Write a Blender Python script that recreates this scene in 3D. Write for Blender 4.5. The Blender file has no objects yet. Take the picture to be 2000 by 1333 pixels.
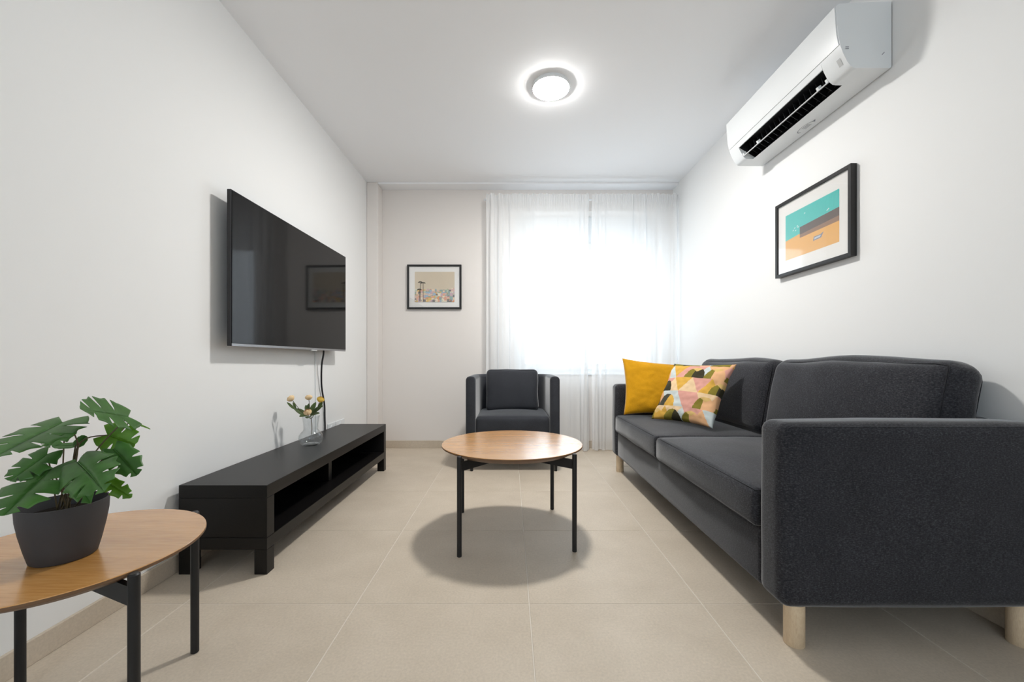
import bpy, bmesh, math, random
from mathutils import Vector, Matrix, noise
random.seed(7)
S = bpy.context.scene
COL = S.collection
PI = math.pi

# ------------------------------------------------------------------ camera
F, CU, CV, CH = 788.0, 997.0, 703.0, 0.848      # focal length and principal point in pixels, camera height
cam_d = bpy.data.cameras.new('camera')
cam = bpy.data.objects.new('camera', cam_d)
COL.objects.link(cam)
cam.location = (0, 0, CH)
cam.rotation_euler = (PI/2, 0, 0)
cam_d.sensor_width = 36.0
cam_d.lens = F/2000*36
cam_d.shift_x = (1000-CU)/2000
cam_d.shift_y = (CV-666.5)/2000
cam_d.clip_start = 0.02
S.camera = cam

# ------------------------------------------------------------------ world, exposure
w = bpy.data.worlds.new('overcast_sky'); S.world = w; w.use_nodes = True
bg = w.node_tree.nodes['Background']
bg.inputs[0].default_value = (0.78, 0.90, 1.0, 1)
bg.inputs[1].default_value = 3.0
S.view_settings.view_transform = 'Standard'
S.view_settings.look = 'None'
S.view_settings.gamma = 1
S.view_settings.use_curve_mapping = False
S.view_settings.exposure = 0.97
LAMP = 168.0          # radiance of the ceiling lamp discs
def area(name, loc, rot, sx, sy, power, color=(1, 1, 1), portal=False):
    l = bpy.data.lights.new(name, 'AREA'); l.shape = 'RECTANGLE'; l.size = sx; l.size_y = sy
    l.energy = power; l.color = color
    if portal: l.cycles.is_portal = True
    o = bpy.data.objects.new(name, l); COL.objects.link(o); o.location = loc; o.rotation_euler = rot
    return o
WX0, WX1, WZ0, WZ1 = 0.045, 1.455, 0.70, 2.275     # window opening
area('window_portal', ((WX0+WX1)/2, 4.13, (WZ0+WZ1)/2), (-PI/2, 0, 0), WX1-WX0, WZ1-WZ0, 1, portal=True)

RX0, RX1, RZ0, RZ1 = -1.10, .70, 0.85, 2.30          # unseen window added behind the camera to supply soft daylight
area('added_window_portal', ((RX0+RX1)/2, -3.10, (RZ0+RZ1)/2), (PI/2, 0, 0), RX1-RX0, RZ1-RZ0, 1, portal=True)

# ------------------------------------------------------------------ room numbers
XL, XR = -1.338, 1.565
D1, D2 = 3.75, 3.885          # front of the corner pillar, back wall
H = 2.50
YR = -3.0                     # rear wall behind the camera
def P(u, v, d):
    return Vector(((u-CU)*d/F, d, CH+(CV-v)*d/F))

# ------------------------------------------------------------------ helpers
def root_loc(p):
    while p.parent: p = p.parent
    return Vector(p.location)
def thing(name, loc, label, cat, group=None):
    o = bpy.data.objects.new(name, None); COL.objects.link(o); o.location = loc
    o.empty_display_size = 0.05
    return tag(o, label, cat, group)
def tag(o, label, cat, group=None):
    o['label'] = label; o['category'] = cat
    if group: o['group'] = group
    return o
class MB:
    def __init__(s): s.v = []; s.f = []; s.mi = []; s.cols = None
    def add(s, vs, fs, mi=0):
        n = len(s.v); s.v += [Vector(a) for a in vs]
        s.f += [tuple(i+n for i in f) for f in fs]; s.mi += [mi]*len(fs); return s
    def box(s, x0, x1, y0, y1, z0, z1, mi=0):
        vs = [(x, y, z) for z in (z0, z1) for y in (y0, y1) for x in (x0, x1)]
        return s.add(vs, [(0, 2, 3, 1), (4, 5, 7, 6), (0, 1, 5, 4), (2, 6, 7, 3), (0, 4, 6, 2), (1, 3, 7, 5)], mi)
    def tube(s, pts, r, n=10, cap=True, closed=False, mi=0):
        pts = [Vector(p) for p in pts]; m = len(pts)
        rs = r if isinstance(r, (list, tuple)) else [r]*m
        vs = []; up = None
        for i, p in enumerate(pts):
            if closed: t = pts[(i+1) % m]-pts[i-1]
            else: t = pts[min(i+1, m-1)]-pts[max(i-1, 0)]
            t.normalize()
            if up is None:
                up = Vector((0, 0, 1)) if abs(t.z) < .9 else Vector((1, 0, 0))
            a = t.cross(up); a.normalize(); b = a.cross(t); b.normalize(); up = b
            for k in range(n):
                q = 2*PI*k/n
                vs.append(p+(a*math.cos(q)+b*math.sin(q))*rs[i])
        fs = []
        for i in range(m if closed else m-1):
            j = (i+1) % m
            for k in range(n):
                k2 = (k+1) % n
                fs.append((i*n+k, i*n+k2, j*n+k2, j*n+k))
        if cap and not closed:
            fs.append(tuple(range(n))[::-1]); fs.append(tuple((m-1)*n+k for k in range(n)))
        return s.add(vs, fs, mi)
    def lathe(s, c, prof, n=40, mi=0):
        vs = []; fs = []; m = len(prof)
        for (r, z) in prof:
            for k in range(n):
                q = 2*PI*k/n
                vs.append((c[0]+r*math.cos(q), c[1]+r*math.sin(q), c[2]+z))
        for i in range(m-1):
            for k in range(n):
                k2 = (k+1) % n
                fs.append((i*n+k, i*n+k2, (i+1)*n+k2, (i+1)*n+k))
        return s.add(vs, fs, mi)
    def prism(s, poly, y0, y1, mi=0):           # poly in (x, z), extruded along y
        m = len(poly)
        vs = [(x, y0, z) for x, z in poly]+[(x, y1, z) for x, z in poly]
        fs = [tuple(range(m)), tuple(range(2*m-1, m-1, -1))]
        fs += [(i, m+i, m+(i+1) % m, (i+1) % m) for i in range(m)]
        return s.add(vs, fs, mi)
    def quad(s, o, a, b, mi=0):
        o, a, b = Vector(o), Vector(a), Vector(b)
        return s.add([o, o+a, o+a+b, o+b], [(0, 1, 2, 3)], mi)
    def build(s, name, mats, parent=None, loc=None, smooth=None, bevel=None, fix=True):
        base = root_loc(parent) if parent else Vector(loc or (0, 0, 0))
        me = bpy.data.meshes.new(name)
        me.from_pydata([v-base for v in s.v], [], s.f)
        for m in (mats if isinstance(mats, (list, tuple)) else [mats]): me.materials.append(m)
        if any(s.mi): me.polygons.foreach_set('material_index', s.mi)
        if s.cols:
            at = me.color_attributes.new('col', 'FLOAT_COLOR', 'CORNER')
            k = 0
            for f, c in zip(s.f, s.cols):
                for _ in f: at.data[k].color = (*c, 1); k += 1
        if fix:
            bm = bmesh.new(); bm.from_mesh(me); bmesh.ops.recalc_face_normals(bm, faces=bm.faces); bm.to_mesh(me); bm.free()
        if smooth is not None:
            me.polygons.foreach_set('use_smooth', [True]*len(me.polygons))
            if smooth < 180: me.set_sharp_from_angle(angle=math.radians(smooth))
        me.update()
        o = bpy.data.objects.new(name, me); COL.objects.link(o)
        if parent: o.parent = parent
        else: o.location = base
        if bevel:
            b = o.modifiers.new('edge', 'BEVEL'); b.width = bevel; b.segments = 2; b.limit_method = 'ANGLE'
        return o

def samples(h, r, k, n):
    a = [-h+r*(1-math.cos(i/k*PI/2)) for i in range(k)]
    core = [-(h-r)+2*(h-r)*i/n for i in range(n+1)]
    return a+core+[-x for x in reversed(a)]
def softbox(mb, c, size, r, bulge=(0, 0, 0), n=8, k=4, M=None, wob=0, seed=0, f=None):
    """rounded, optionally puffed box. M: 3x3 rotation. f: extra function of local coords."""
    h = [s/2 for s in size]; ax = [samples(h[i], r, k, n) for i in range(3)]
    c = Vector(c); idx = {}; vs = []; fs = []
    def vert(p):
        key = tuple(round(q, 6) for q in p)
        if key in idx: return idx[key]
        q = [max(-(h[i]-r), min(h[i]-r, p[i])) for i in range(3)]
        d = Vector([p[i]-q[i] for i in range(3)])
        if d.length > 1e-9: d = d.normalized()*r
        o = Vector(q)+d
        t = [p[i]/h[i] for i in range(3)]
        w = [max(0, 1-x*x) for x in t]
        o.x += bulge[0]*t[0]*w[1]*w[2]; o.y += bulge[1]*t[1]*w[0]*w[2]; o.z += bulge[2]*t[2]*w[0]*w[1]
        if f: o = f(o, t)
        if wob:
            nv = noise.noise_vector((o+Vector((seed, seed, 0)))*7)
            o += nv*wob
        if M: o = M @ o
        idx[key] = len(vs); vs.append(c+o); return idx[key]
    for a in range(3):
        b, e = (a+1) % 3, (a+2) % 3
        for sg in (-1, 1):
            for i in range(len(ax[b])-1):
                for j in range(len(ax[e])-1):
                    q = []
                    for (ii, jj) in ((i, j), (i+1, j), (i+1, j+1), (i, j+1)):
                        p = [0, 0, 0]; p[a] = sg*h[a]; p[b] = ax[b][ii]; p[e] = ax[e][jj]
                        q.append(vert(p))
                    if sg < 0: q.reverse()
                    fs.append(tuple(q))
    return mb.add(vs, fs)

# ------------------------------------------------------------------ materials
def mat(name, color, rough=0.5, spec=0.5, metal=0.0, **kw):
    m = bpy.data.materials.new(name); m.use_nodes = True
    b = m.node_tree.nodes['Principled BSDF']
    b.inputs['Base Color'].default_value = (*color, 1)
    b.inputs['Roughness'].default_value = rough
    b.inputs['Specular IOR Level'].default_value = spec
    b.inputs['Metallic'].default_value = metal
    for k, v in kw.items(): b.inputs[k.replace('_', ' ')].default_value = v
    return m
def nd(m, t, **kw):
    n = m.node_tree.nodes.new(t)
    for k, v in kw.items():
        if k.startswith('i_'):
            n.inputs[k[2:].replace('_', ' ')].default_value = v
        else: setattr(n, k, v)
    return n
def lk(m, a, b): m.node_tree.links.new(a, b)
def bsdf(m): return m.node_tree.nodes['Principled BSDF']
def ramp(m, fac, stops):
    r = nd(m, 'ShaderNodeValToRGB'); e = r.color_ramp.elements
    while len(e) < len(stops): e.new(0.5)
    for q, (p, c) in zip(e, stops): q.position = p; q.color = (*c, 1)
    lk(m, fac, r.inputs[0]); return r.outputs[0]
def coords(m, scale=(1, 1, 1), rot=(0, 0, 0)):
    t = nd(m, 'ShaderNodeTexCoord'); mp = nd(m, 'ShaderNodeMapping')
    mp.inputs['Scale'].default_value = scale; mp.inputs['Rotation'].default_value = rot
    lk(m, t.outputs['Object'], mp.inputs[0]); return mp.outputs[0]
def noise_tex(m, vec, scale, detail=3, rough=.5):
    n = nd(m, 'ShaderNodeTexNoise'); n.inputs['Scale'].default_value = scale
    n.inputs['Detail'].default_value = detail; n.inputs['Roughness'].default_value = rough
    lk(m, vec, n.inputs['Vector']); return n.outputs['Fac']
def bump(m, fac, strength, dist=0.001):
    b = nd(m, 'ShaderNodeBump'); b.inputs['Strength'].default_value = strength; b.inputs['Distance'].default_value = dist
    lk(m, fac, b.inputs['Height']); lk(m, b.outputs[0], bsdf(m).inputs['Normal'])
def mixc(m, fac, a, b, mode='MIX'):
    x = nd(m, 'ShaderNodeMix', data_type='RGBA', blend_type=mode)
    for i, q in ((6, a), (7, b)):
        if isinstance(q, tuple): x.inputs[i].default_value = (*q, 1)
        else: lk(m, q, x.inputs[i])
    if isinstance(fac, (int, float)): x.inputs[0].default_value = fac
    else: lk(m, fac, x.inputs[0])
    return x.outputs[2]

def paint(name, c):
    m = mat(name, c, 0.75, 0.25)
    bump(m, noise_tex(m, coords(m), 160, 3), 0.12, 0.001)
    return m
M_WALL = paint('white_wall_paint', (0.875, 0.873, 0.865))
M_WALLBACK = paint('bounce_tinted_wall_paint', (.80, .755, .72))  # same wall paint, with dim warm bounce light put into its colour
M_CEIL = paint('white_ceiling_paint', (0.935, 0.94, 0.955))
def make_tile(name):
    m = mat(name, (0.4, 0.34, 0.28), 0.5, 0.4)
    t = nd(m, 'ShaderNodeTexCoord'); oi = nd(m, 'ShaderNodeObjectInfo')
    ad = nd(m, 'ShaderNodeVectorMath', operation='ADD')
    sc = nd(m, 'ShaderNodeVectorMath', operation='SCALE'); sc.inputs['Scale'].default_value = 13.0
    cx = nd(m, 'ShaderNodeCombineXYZ'); lk(m, oi.outputs['Random'], cx.inputs[0]); lk(m, oi.outputs['Random'], cx.inputs[1])
    lk(m, cx.outputs[0], sc.inputs[0]); lk(m, t.outputs['Object'], ad.inputs[0]); lk(m, sc.outputs[0], ad.inputs[1])
    v = ad.outputs[0]
    n1 = noise_tex(m, v, 4.0, 6, .62); n2 = noise_tex(m, v, 130, 4, .6)
    c1 = ramp(m, n1, [(.3, (.56, .475, .375)), (.7, (.64, .55, .445))])
    c2 = ramp(m, n2, [(.3, (.90, .90, .90)), (.7, (1.05, 1.05, 1.05))])
    c = mixc(m, 1.0, c1, c2, 'MULTIPLY')
    lk(m, c, bsdf(m).inputs['Base Color'])
    bump(m, n2, .15, .001)
    return m
M_TILE = make_tile('beige_stone_tile')
M_GROUT = mat('pale_grout', (.72, .66, .58), .9, .2)
def make_wood(name, ca, cb, cc, rough, scale=1.0, rot=0.0):
    m = mat(name, cb, rough, 0.5)
    v = coords(m, (1.6*scale, 22*scale, 8), (0, 0, rot))
    v2 = coords(m, (.5*scale, 5.5*scale, 2), (0, 0, rot))
    n1 = noise_tex(m, v, 9, 6, .62); n2 = noise_tex(m, v2, 2.2, 2, .5)
    c1 = ramp(m, n1, [(.28, ca), (.5, cb), (.74, cc)])
    c2 = ramp(m, n2, [(.35, (.86, .83, .79)), (.65, (1.06, 1.05, 1.04))])
    lk(m, mixc(m, 1.0, c1, c2, 'MULTIPLY'), bsdf(m).inputs['Base Color'])
    bump(m, n1, .04, .0005)
    if rough < .25:
        bsdf(m).inputs['Coat Weight'].default_value = .8; bsdf(m).inputs['Coat Roughness'].default_value = .22; bsdf(m).inputs['Coat IOR'].default_value = 1.6
    return m
M_OAK = make_wood('oak_veneer', (.47, .215, .055), (.58, .285, .080), (.65, .35, .12), 0.22)
M_OAKEDGE = mat('dark_oak_edge', (.16, .085, .04), .5)
M_BIRCH = make_wood('pale_birch', (.66, .50, .33), (.74, .59, .41), (.80, .66, .48), 0.45, 3)
M_BLACK = mat('black_powder_coat', (.012, .012, .013), .45, .4)
def make_blackwood():
    m = mat('black_brown_woodgrain', (.02, .018, .017), .36, .28)
    v = coords(m, (60, 2.5, 60)); n1 = noise_tex(m, v, 6, 5, .6)
    lk(m, ramp(m, n1, [(.3, (.0035, .003, .003)), (.7, (.009, .008, .0075))]), bsdf(m).inputs['Base Color'])
    bump(m, n1, .12, .0006); return m
M_BENCH = make_blackwood()
def make_fabric(name, dark, mid, light, scale=260, sheen=.25):
    m = mat(name, mid, .92, .15)
    bsdf(m).inputs['Sheen Weight'].default_value = sheen
    bsdf(m).inputs['Sheen Roughness'].default_value = .36
    v = coords(m, (1, 1, 2.4)); n1 = noise_tex(m, v, scale, 4, .7)
    n3 = noise_tex(m, coords(m, (2.4, 2.4, .8)), scale*.8, 3, .7)
    n2 = noise_tex(m, coords(m), 9, 2)
    c = ramp(m, n1, [(.30, dark), (.52, mid), (.74, light)])
    c3 = ramp(m, n3, [(.3, (.72, .72, .74)), (.7, (1.2, 1.2, 1.2))])
    c2 = ramp(m, n2, [(.3, (.9, .9, .9)), (.7, (1.08, 1.08, 1.08))])
    lk(m, mixc(m, 1, mixc(m, 1, c, c2, 'MULTIPLY'), c3, 'MULTIPLY'), bsdf(m).inputs['Base Color'])
    bump(m, n1, .35, .0012)
    return m
M_SOFA = make_fabric('charcoal_melange_fabric', (.014, .014, .0165), (.034, .034, .039), (.086, .086, .095), scale=150, sheen=.50)
M_CHAIR = make_fabric('slate_grey_fabric', (.021, .022, .026), (.041, .043, .050), (.072, .076, .085), 420, sheen=.5)
M_PIPE = make_fabric('dark_seam_fabric', (.012, .012, .014), (.022, .022, .025), (.04, .04, .045))
M_WHITEPLASTIC = mat('white_plastic', (.80, .82, .83), .32, .45)
M_DARKPLASTIC = mat('black_plastic', (.012, .012, .014), .4, .4)
M_GREYPRINT = mat('grey_print', (.22, .23, .26), .6)
M_LIGHTGREY = mat('light_grey_plastic', (.52, .53, .53), .5)
M_SCREEN = mat('glossy_screen', (.007, .007, .0075), .06, .2)
M_FRAME = mat('black_frame', (.012, .011, .011), .42, .4)
M_MOUNT = mat('white_mount_board', (.88, .865, .84), .8)
M_POT = mat('charcoal_stone_pot', (.055, .053, .056), .62, .3)
bump(M_POT, noise_tex(M_POT, coords(M_POT), 220, 3), .15, .001)
M_SOIL = mat('dark_soil', (.012, .009, .007), .95, .1)
bump(M_SOIL, noise_tex(M_SOIL, coords(M_SOIL), 120, 4), 1, .006)
def make_leaf(name, c1, c2, rough):
    m = mat(name, c1, rough, .5)
    oi = nd(m, 'ShaderNodeObjectInfo')
    n = noise_tex(m, coords(m), 45, 2)
    c = ramp(m, n, [(.3, c1), (.7, c2)])
    lk(m, c, bsdf(m).inputs['Base Color'])
    tr = nd(m, 'ShaderNodeBsdfTranslucent'); tr.inputs[0].default_value = (c2[0]*1.6, c2[1]*1.9, c2[2]*.8, 1)
    mx = nd(m, 'ShaderNodeMixShader'); mx.inputs[0].default_value = .25
    out = m.node_tree.nodes['Material Output']
    lk(m, bsdf(m).outputs[0], mx.inputs[1]); lk(m, tr.outputs[0], mx.inputs[2]); lk(m, mx.outputs[0], out.inputs[0])
    return m
M_LEAF = make_leaf('green_leaf', (.050, .150, .026), (.085, .225, .045), .36)
M_LEAFLIGHT = make_leaf('young_green_leaf', (.11, .26, .015), (.17, .35, .03), .4)
M_STEM = mat('brown_green_stem', (.10, .075, .035), .6)
M_ROSELEAF = make_leaf('rose_leaf', (.045, .075, .020), (.075, .11, .035), .6)
M_ROSEY = mat('yellow_petal', (.80, .52, .10), .6, .2)
M_ROSEC = mat('cream_petal', (.85, .62, .36), .6, .2)
M_YELLOW = make_fabric('mustard_cotton', (.50, .235, .006), (.60, .29, .008), (.66, .34, .015), 300)
def attr_mat(name, rough=.8, spec=.2):
    m = mat(name, (1, 1, 1), rough, spec)
    a = nd(m, 'ShaderNodeAttribute', attribute_name='col'); lk(m, a.outputs['Color'], bsdf(m).inputs['Base Color'])
    return m
M_PRINT = attr_mat('printed_paper')
M_PATTERN = attr_mat('printed_cotton', .9, .15)
bump(M_PATTERN, noise_tex(M_PATTERN, coords(M_PATTERN), 300, 3), .25, .001)
def make_pane(name, tint=(1, 1, 1), rough=.01, ior=1.5):
    m = bpy.data.materials.new(name); m.use_nodes = True; nt = m.node_tree; nt.nodes.clear()
    out = nd(m, 'ShaderNodeOutputMaterial'); t = nd(m, 'ShaderNodeBsdfTransparent'); g = nd(m, 'ShaderNodeBsdfGlossy')
    t.inputs[0].default_value = (*tint, 1); g.inputs['Roughness'].default_value = rough
    fr = nd(m, 'ShaderNodeFresnel')          # same reflectance on both faces of the sheet
    ge = nd(m, 'ShaderNodeNewGeometry'); mr = nd(m, 'ShaderNodeMapRange')
    mr.inputs['To Min'].default_value = ior; mr.inputs['To Max'].default_value = 1/ior
    lk(m, ge.outputs['Backfacing'], mr.inputs['Value']); lk(m, mr.outputs[0], fr.inputs[0])
    mx = nd(m, 'ShaderNodeMixShader'); lk(m, fr.outputs[0], mx.inputs[0]); lk(m, t.outputs[0], mx.inputs[1]); lk(m, g.outputs[0], mx.inputs[2])
    lk(m, mx.outputs[0], out.inputs[0]); return m
M_PANE = make_pane('clear_pane')
M_PICGLASS = make_pane('picture_glass', ior=1.7)
M_VASE = make_pane('clear_vase_glass', (.955, .965, .97), .02)
def make_curtain():
    m = bpy.data.materials.new('sheer_white_voile'); m.use_nodes = True; nt = m.node_tree; nt.nodes.clear()
    out = nd(m, 'ShaderNodeOutputMaterial'); t = nd(m, 'ShaderNodeBsdfTransparent')
    tl = nd(m, 'ShaderNodeBsdfTranslucent'); df = nd(m, 'ShaderNodeBsdfDiffuse')
    tl.inputs[0].default_value = (.93, .93, .93, 1); df.inputs[0].default_value = (.96, .96, .96, 1)
    m1 = nd(m, 'ShaderNodeMixShader'); m1.inputs[0].default_value = .78; lk(m, tl.outputs[0], m1.inputs[1]); lk(m, df.outputs[0], m1.inputs[2])
    m2 = nd(m, 'ShaderNodeMixShader'); m2.inputs[0].default_value = .66; lk(m, t.outputs[0], m2.inputs[1]); lk(m, m1.outputs[0], m2.inputs[2])
    lk(m, m2.outputs[0], out.inputs[0]); return m
M_CURTAIN = make_curtain()
def emit(name, c, s):
    m = bpy.data.materials.new(name); m.use_nodes = True; nt = m.node_tree; nt.nodes.clear()
    out = nd(m, 'ShaderNodeOutputMaterial'); e = nd(m, 'ShaderNodeEmission'); e.inputs[0].default_value = (*c, 1); e.inputs[1].default_value = s
    lk(m, e.outputs[0], out.inputs[0]); return m
M_LAMP = emit('lamp_diffuser_glow', (1.0, .985, .95), LAMP)
M_SHUTTER = mat('grey_shutter', (.35, .36, .37), .6)

# ------------------------------------------------------------------ room shell
def struct(o): o['kind'] = 'structure'; return o
T = .12
struct(MB().box(XL-T, XL, YR-T, D2+.25, -.12, H+.12).build('wall_left', M_WALL))
struct(MB().box(XR, XR+T, YR-T, D2+.25, -.12, H+.12).build('wall_right', M_WALL))
b = MB()
b.box(XL, RX0, YR-T, YR, -.12, H+.12).box(RX1, XR, YR-T, YR, -.12, H+.12)
b.box(RX0, RX1, YR-T, YR, -.12, RZ0).box(RX0, RX1, YR-T, YR, RZ1, H+.12)
struct(b.build('wall_rear', M_WALL))
b = MB(); YB = D2+.25
b.box(XL, WX0, D2, YB, -.12, H+.12).box(WX1, XR, D2, YB, -.12, H+.12)
b.box(WX0, WX1, D2, YB, -.12, WZ0).box(WX0, WX1, D2, YB, WZ1, H+.12)
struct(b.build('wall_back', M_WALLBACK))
struct(MB().box(XL, XR, YR, D2, H, H+.12).build('ceiling', M_CEIL))
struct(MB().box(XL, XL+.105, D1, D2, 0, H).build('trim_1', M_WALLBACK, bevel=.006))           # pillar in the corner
struct(MB().box(XL+.105, XR, D1, D2, 2.483, H).build('trim_2', M_CEIL, bevel=.003))        # shallow beam above the window

fl = struct(MB().box(XL, XR, YR, D2, -.12, -.0015).build('floor', M_GROUT))
gx = [-1.735, -1.135, -.535, .065, .665, 1.265, 1.865]
gy = [1.40+.60*k for k in range(-8, 6)]
g = .0016
tiles = 0
cache = {}
for i in range(len(gx)-1):
    for j in range(len(gy)-1):
        x0, x1 = max(gx[i]+g, XL+.002), min(gx[i+1]-g, XR-.002)
        y0, y1 = max(gy[j]+g, YR+.002), min(gy[j+1]-g, D2-.002)
        if x1-x0 < .02 or y1-y0 < .02: continue
        key = (round(x1-x0, 4), round(y1-y0, 4))
        cx, cy = (x0+x1)/2, (y0+y1)/2
        if key not in cache:
            hx, hy = key[0]/2, key[1]/2; e = .0012
            q = MB(); q.add([(-hx, -hy, -.008), (hx, -hy, -.008), (hx, hy, -.008), (-hx, hy, -.008),
                   (-hx, -hy, -e), (hx, -hy, -e), (hx, hy, -e), (-hx, hy, -e),
                   (-hx+e, -hy+e, 0), (hx-e, -hy+e, 0), (hx-e, hy-e, 0), (-hx+e, hy-e, 0)],
                  [(3, 2, 1, 0), (0, 1, 5, 4), (1, 2, 6, 5), (2, 3, 7, 6), (3, 0, 4, 7),
                   (4, 5, 9, 8), (5, 6, 10, 9), (6, 7, 11, 10), (7, 4, 8, 11), (8, 9, 10, 11)])
            o = q.build('tile', M_TILE, fl); cache[key] = o
        else:
            o = cache[key].copy(); COL.objects.link(o); o.parent = fl
        o.location = (cx, cy, 0)
BH, BT = .070, .011
def baseboard(name, x0, x1, y0, y1):
    o = struct(MB().box(x0, x1, y0, y1, 0, BH).build(name, M_TILE, bevel=.002))
    return o
baseboard('baseboard_left', XL, XL+BT, YR, D1)
baseboard('baseboard_right', XR-BT, XR, YR, D2)
baseboard('baseboard_back', XL+.105, XR-BT, D2-BT, D2)

# window (glazing behind the voile)
wy = D2+.14
win = MB()
for (a, c, e, f) in ((WX0, WX0+.05, WZ0, WZ1), (WX1-.05, WX1, WZ0, WZ1), (WX0+.05, WX1-.05, WZ0, WZ0+.05), (WX0+.05, WX1-.05, WZ1-.265, WZ1)):
    win.box(a, c, wy, wy+.06, e, f)
win1 = struct(win.build('window_1', M_WHITEPLASTIC, bevel=.004))
mx_ = (WX0+WX1)/2
for (a, c) in ((WX0+.052, mx_-.001), (mx_+.001, WX1-.052)):
    s = MB(); z0, z1 = WZ0+.052, WZ1-.267; k = .055
    s.box(a, a+k, wy-.012, wy+.045, z0, z1).box(c-k, c, wy-.012, wy+.045, z0, z1)
    s.box(a+k, c-k, wy-.012, wy+.045, z0, z0+k).box(a+k, c-k, wy-.012, wy+.045, z1-k, z1)
    sash = s.build('sash', M_WHITEPLASTIC, win1, bevel=.004)
    MB().box(a+k-.003, c-k+.003, wy+.012, wy+.018, z0+k-.003, z1-k+.003).build('pane', M_PANE, sash)
MB().box(WX0, WX1, D2-.015, wy, WZ0-.0, WZ0+.018).build('window_sill', M_WHITEPLASTIC, win1, bevel=.004)

r2 = MB(); k = .05; y2 = YR-.09
r2.box(RX0, RX0+k, y2, y2+.06, RZ0, RZ1).box(RX1-k, RX1, y2, y2+.06, RZ0, RZ1)
r2.box(RX0+k, RX1-k, y2, y2+.06, RZ0, RZ0+k).box(RX0+k, RX1-k, y2, y2+.06, RZ1-k, RZ1).box((RX0+RX1)/2-.03, (RX0+RX1)/2+.03, y2, y2+.06, RZ0+k, RZ1-k)
win2 = struct(r2.build('added_rear_window', M_WHITEPLASTIC, bevel=.004))  # frame of the added window that lets in fill daylight
for (a, c) in ((RX0+k, (RX0+RX1)/2-.03), ((RX0+RX1)/2+.03, RX1-k)):
    MB().box(a, c, y2+.027, y2+.033, RZ0+k, RZ1-k).build('pane', M_PANE, win2)

# ------------------------------------------------------------------ ceiling lamps
def ceiling_lamp(x, y, label):
    t = thing('ceiling_light', (x, y, H), label, 'ceiling light')
    r = .112
    prof = [(r, 0), (r+.001, -.006), (r, -.016), (r-.002, -.0205), (r-.004, -.021), (r-.004, -.012), (r-.004, 0)]
    MB().lathe((x, y, H), prof, 64).build('trim_ring', M_WHITEPLASTIC, t, smooth=40)
    MB().lathe((x, y, H), [(r-.0045, -.012), (r-.0045, -.0219), (r-.010, -.0249), (r-.03, -.027), (.06, -.0285), (.0005, -.029)], 64).build('diffuser', M_LAMP, t, smooth=60)
    return t
ceiling_lamp(.244, 2.43, 'round white surface ceiling light, switched on, above the coffee table')

# ------------------------------------------------------------------ sofa
def softmap(p, size, r, bulge, c, M=None, f=None):
    h = [s/2 for s in size]
    q = [max(-(h[i]-r), min(h[i]-r, p[i])) for i in range(3)]
    d = Vector([p[i]-q[i] for i in range(3)])
    if d.length > 1e-9: d = d.normalized()*r
    o = Vector(q)+d; t = [p[i]/h[i] for i in range(3)]; w_ = [max(0, 1-x*x) for x in t]
    o.x += bulge[0]*t[0]*w_[1]*w_[2]; o.y += bulge[1]*t[1]*w_[0]*w_[2]; o.z += bulge[2]*t[2]*w_[0]*w_[1]
    if f: o = f(o, t)
    if M: o = M @ o
    return Vector(c)+o
def loop_pts(size, axis, sgn, n=14, inset=.0):
    """perimeter of one face of a box, as local points on its edges"""
    h = [s/2 for s in size]; b, e = (axis+1) % 3, (axis+2) % 3; out = []
    cs = [(-1, -1), (1, -1), (1, 1), (-1, 1)]
    for k in range(4):
        (a0, b0), (a1, b1) = cs[k], cs[(k+1) % 4]
        for i in range(n):
            t = i/n; p = [0, 0, 0]; p[axis] = sgn*h[axis]
            p[b] = (a0+(a1-a0)*t)*h[b]; p[e] = (b0+(b1-b0)*t)*h[e]; out.append(p)
    return out
SX0, SX1, SY0, SY1 = .785, 1.555, 1.16, 3.13
AT = .125
sofa = thing('sofa', ((SX0+SX1)/2, (SY0+SY1)/2, 0), 'long charcoal fabric two-cushion sofa with pale wooden legs along the right wall', 'sofa')
b = MB(); softbox(b, ((SX0+.012+1.51)/2, (SY0+SY1)/2, .22), (1.51-SX0-.012, SY1-SY0-2*AT+.01, .195), .022, n=10)
b.build('base', M_SOFA, sofa, smooth=180)
for y0 in (SY0, SY1-AT):
    size = (SX1-SX0, AT, .54); c = ((SX0+SX1)/2, y0+AT/2, .393); bl = (.004, .004, .006)
    b = MB(); softbox(b, c, size, .034, bl, n=8, k=5, wob=.002)
    arm = b.build('armrest', M_SOFA, sofa, smooth=180)
    for sg in (-1, 1):
        pts = [softmap((size[0]*(k/24-.5), sg*size[1]/2, size[2]/2), size, .034, bl, c) for k in range(25)]
        MB().tube(pts, .0022, 6).build('piping', M_SOFA, arm, smooth=180)
b = MB(); softbox(b, (1.517, (SY0+SY1)/2, .415), (.076, SY1-SY0-2*AT+.012, .495), .03, n=8)
b.build('back_frame', M_SOFA, sofa, smooth=180)
SPL = 2.165
for (y0, y1) in ((SY0+AT+.002, SPL-.002), (SPL+.002, SY1-AT-.002)):
    size = (.625, y1-y0, .125); c = (.778+size[0]/2, (y0+y1)/2, .374); bl = (.014, .003, .026)
    b = MB(); softbox(b, c, size, .022, bl, n=12, k=4, wob=.003, seed=y0)
    cu = b.build('seat_cushion', M_SOFA, sofa, smooth=180)
    for sg in (-1, 1):
        pts = [softmap(p, size, .022, bl, c) for p in loop_pts(size, 2, sg)]
        MB().tube(pts, .0026, 6, closed=True).build('piping', M_PIPE, cu, smooth=180)
R10 = Matrix.Rotation(math.radians(11), 3, 'Y')
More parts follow.
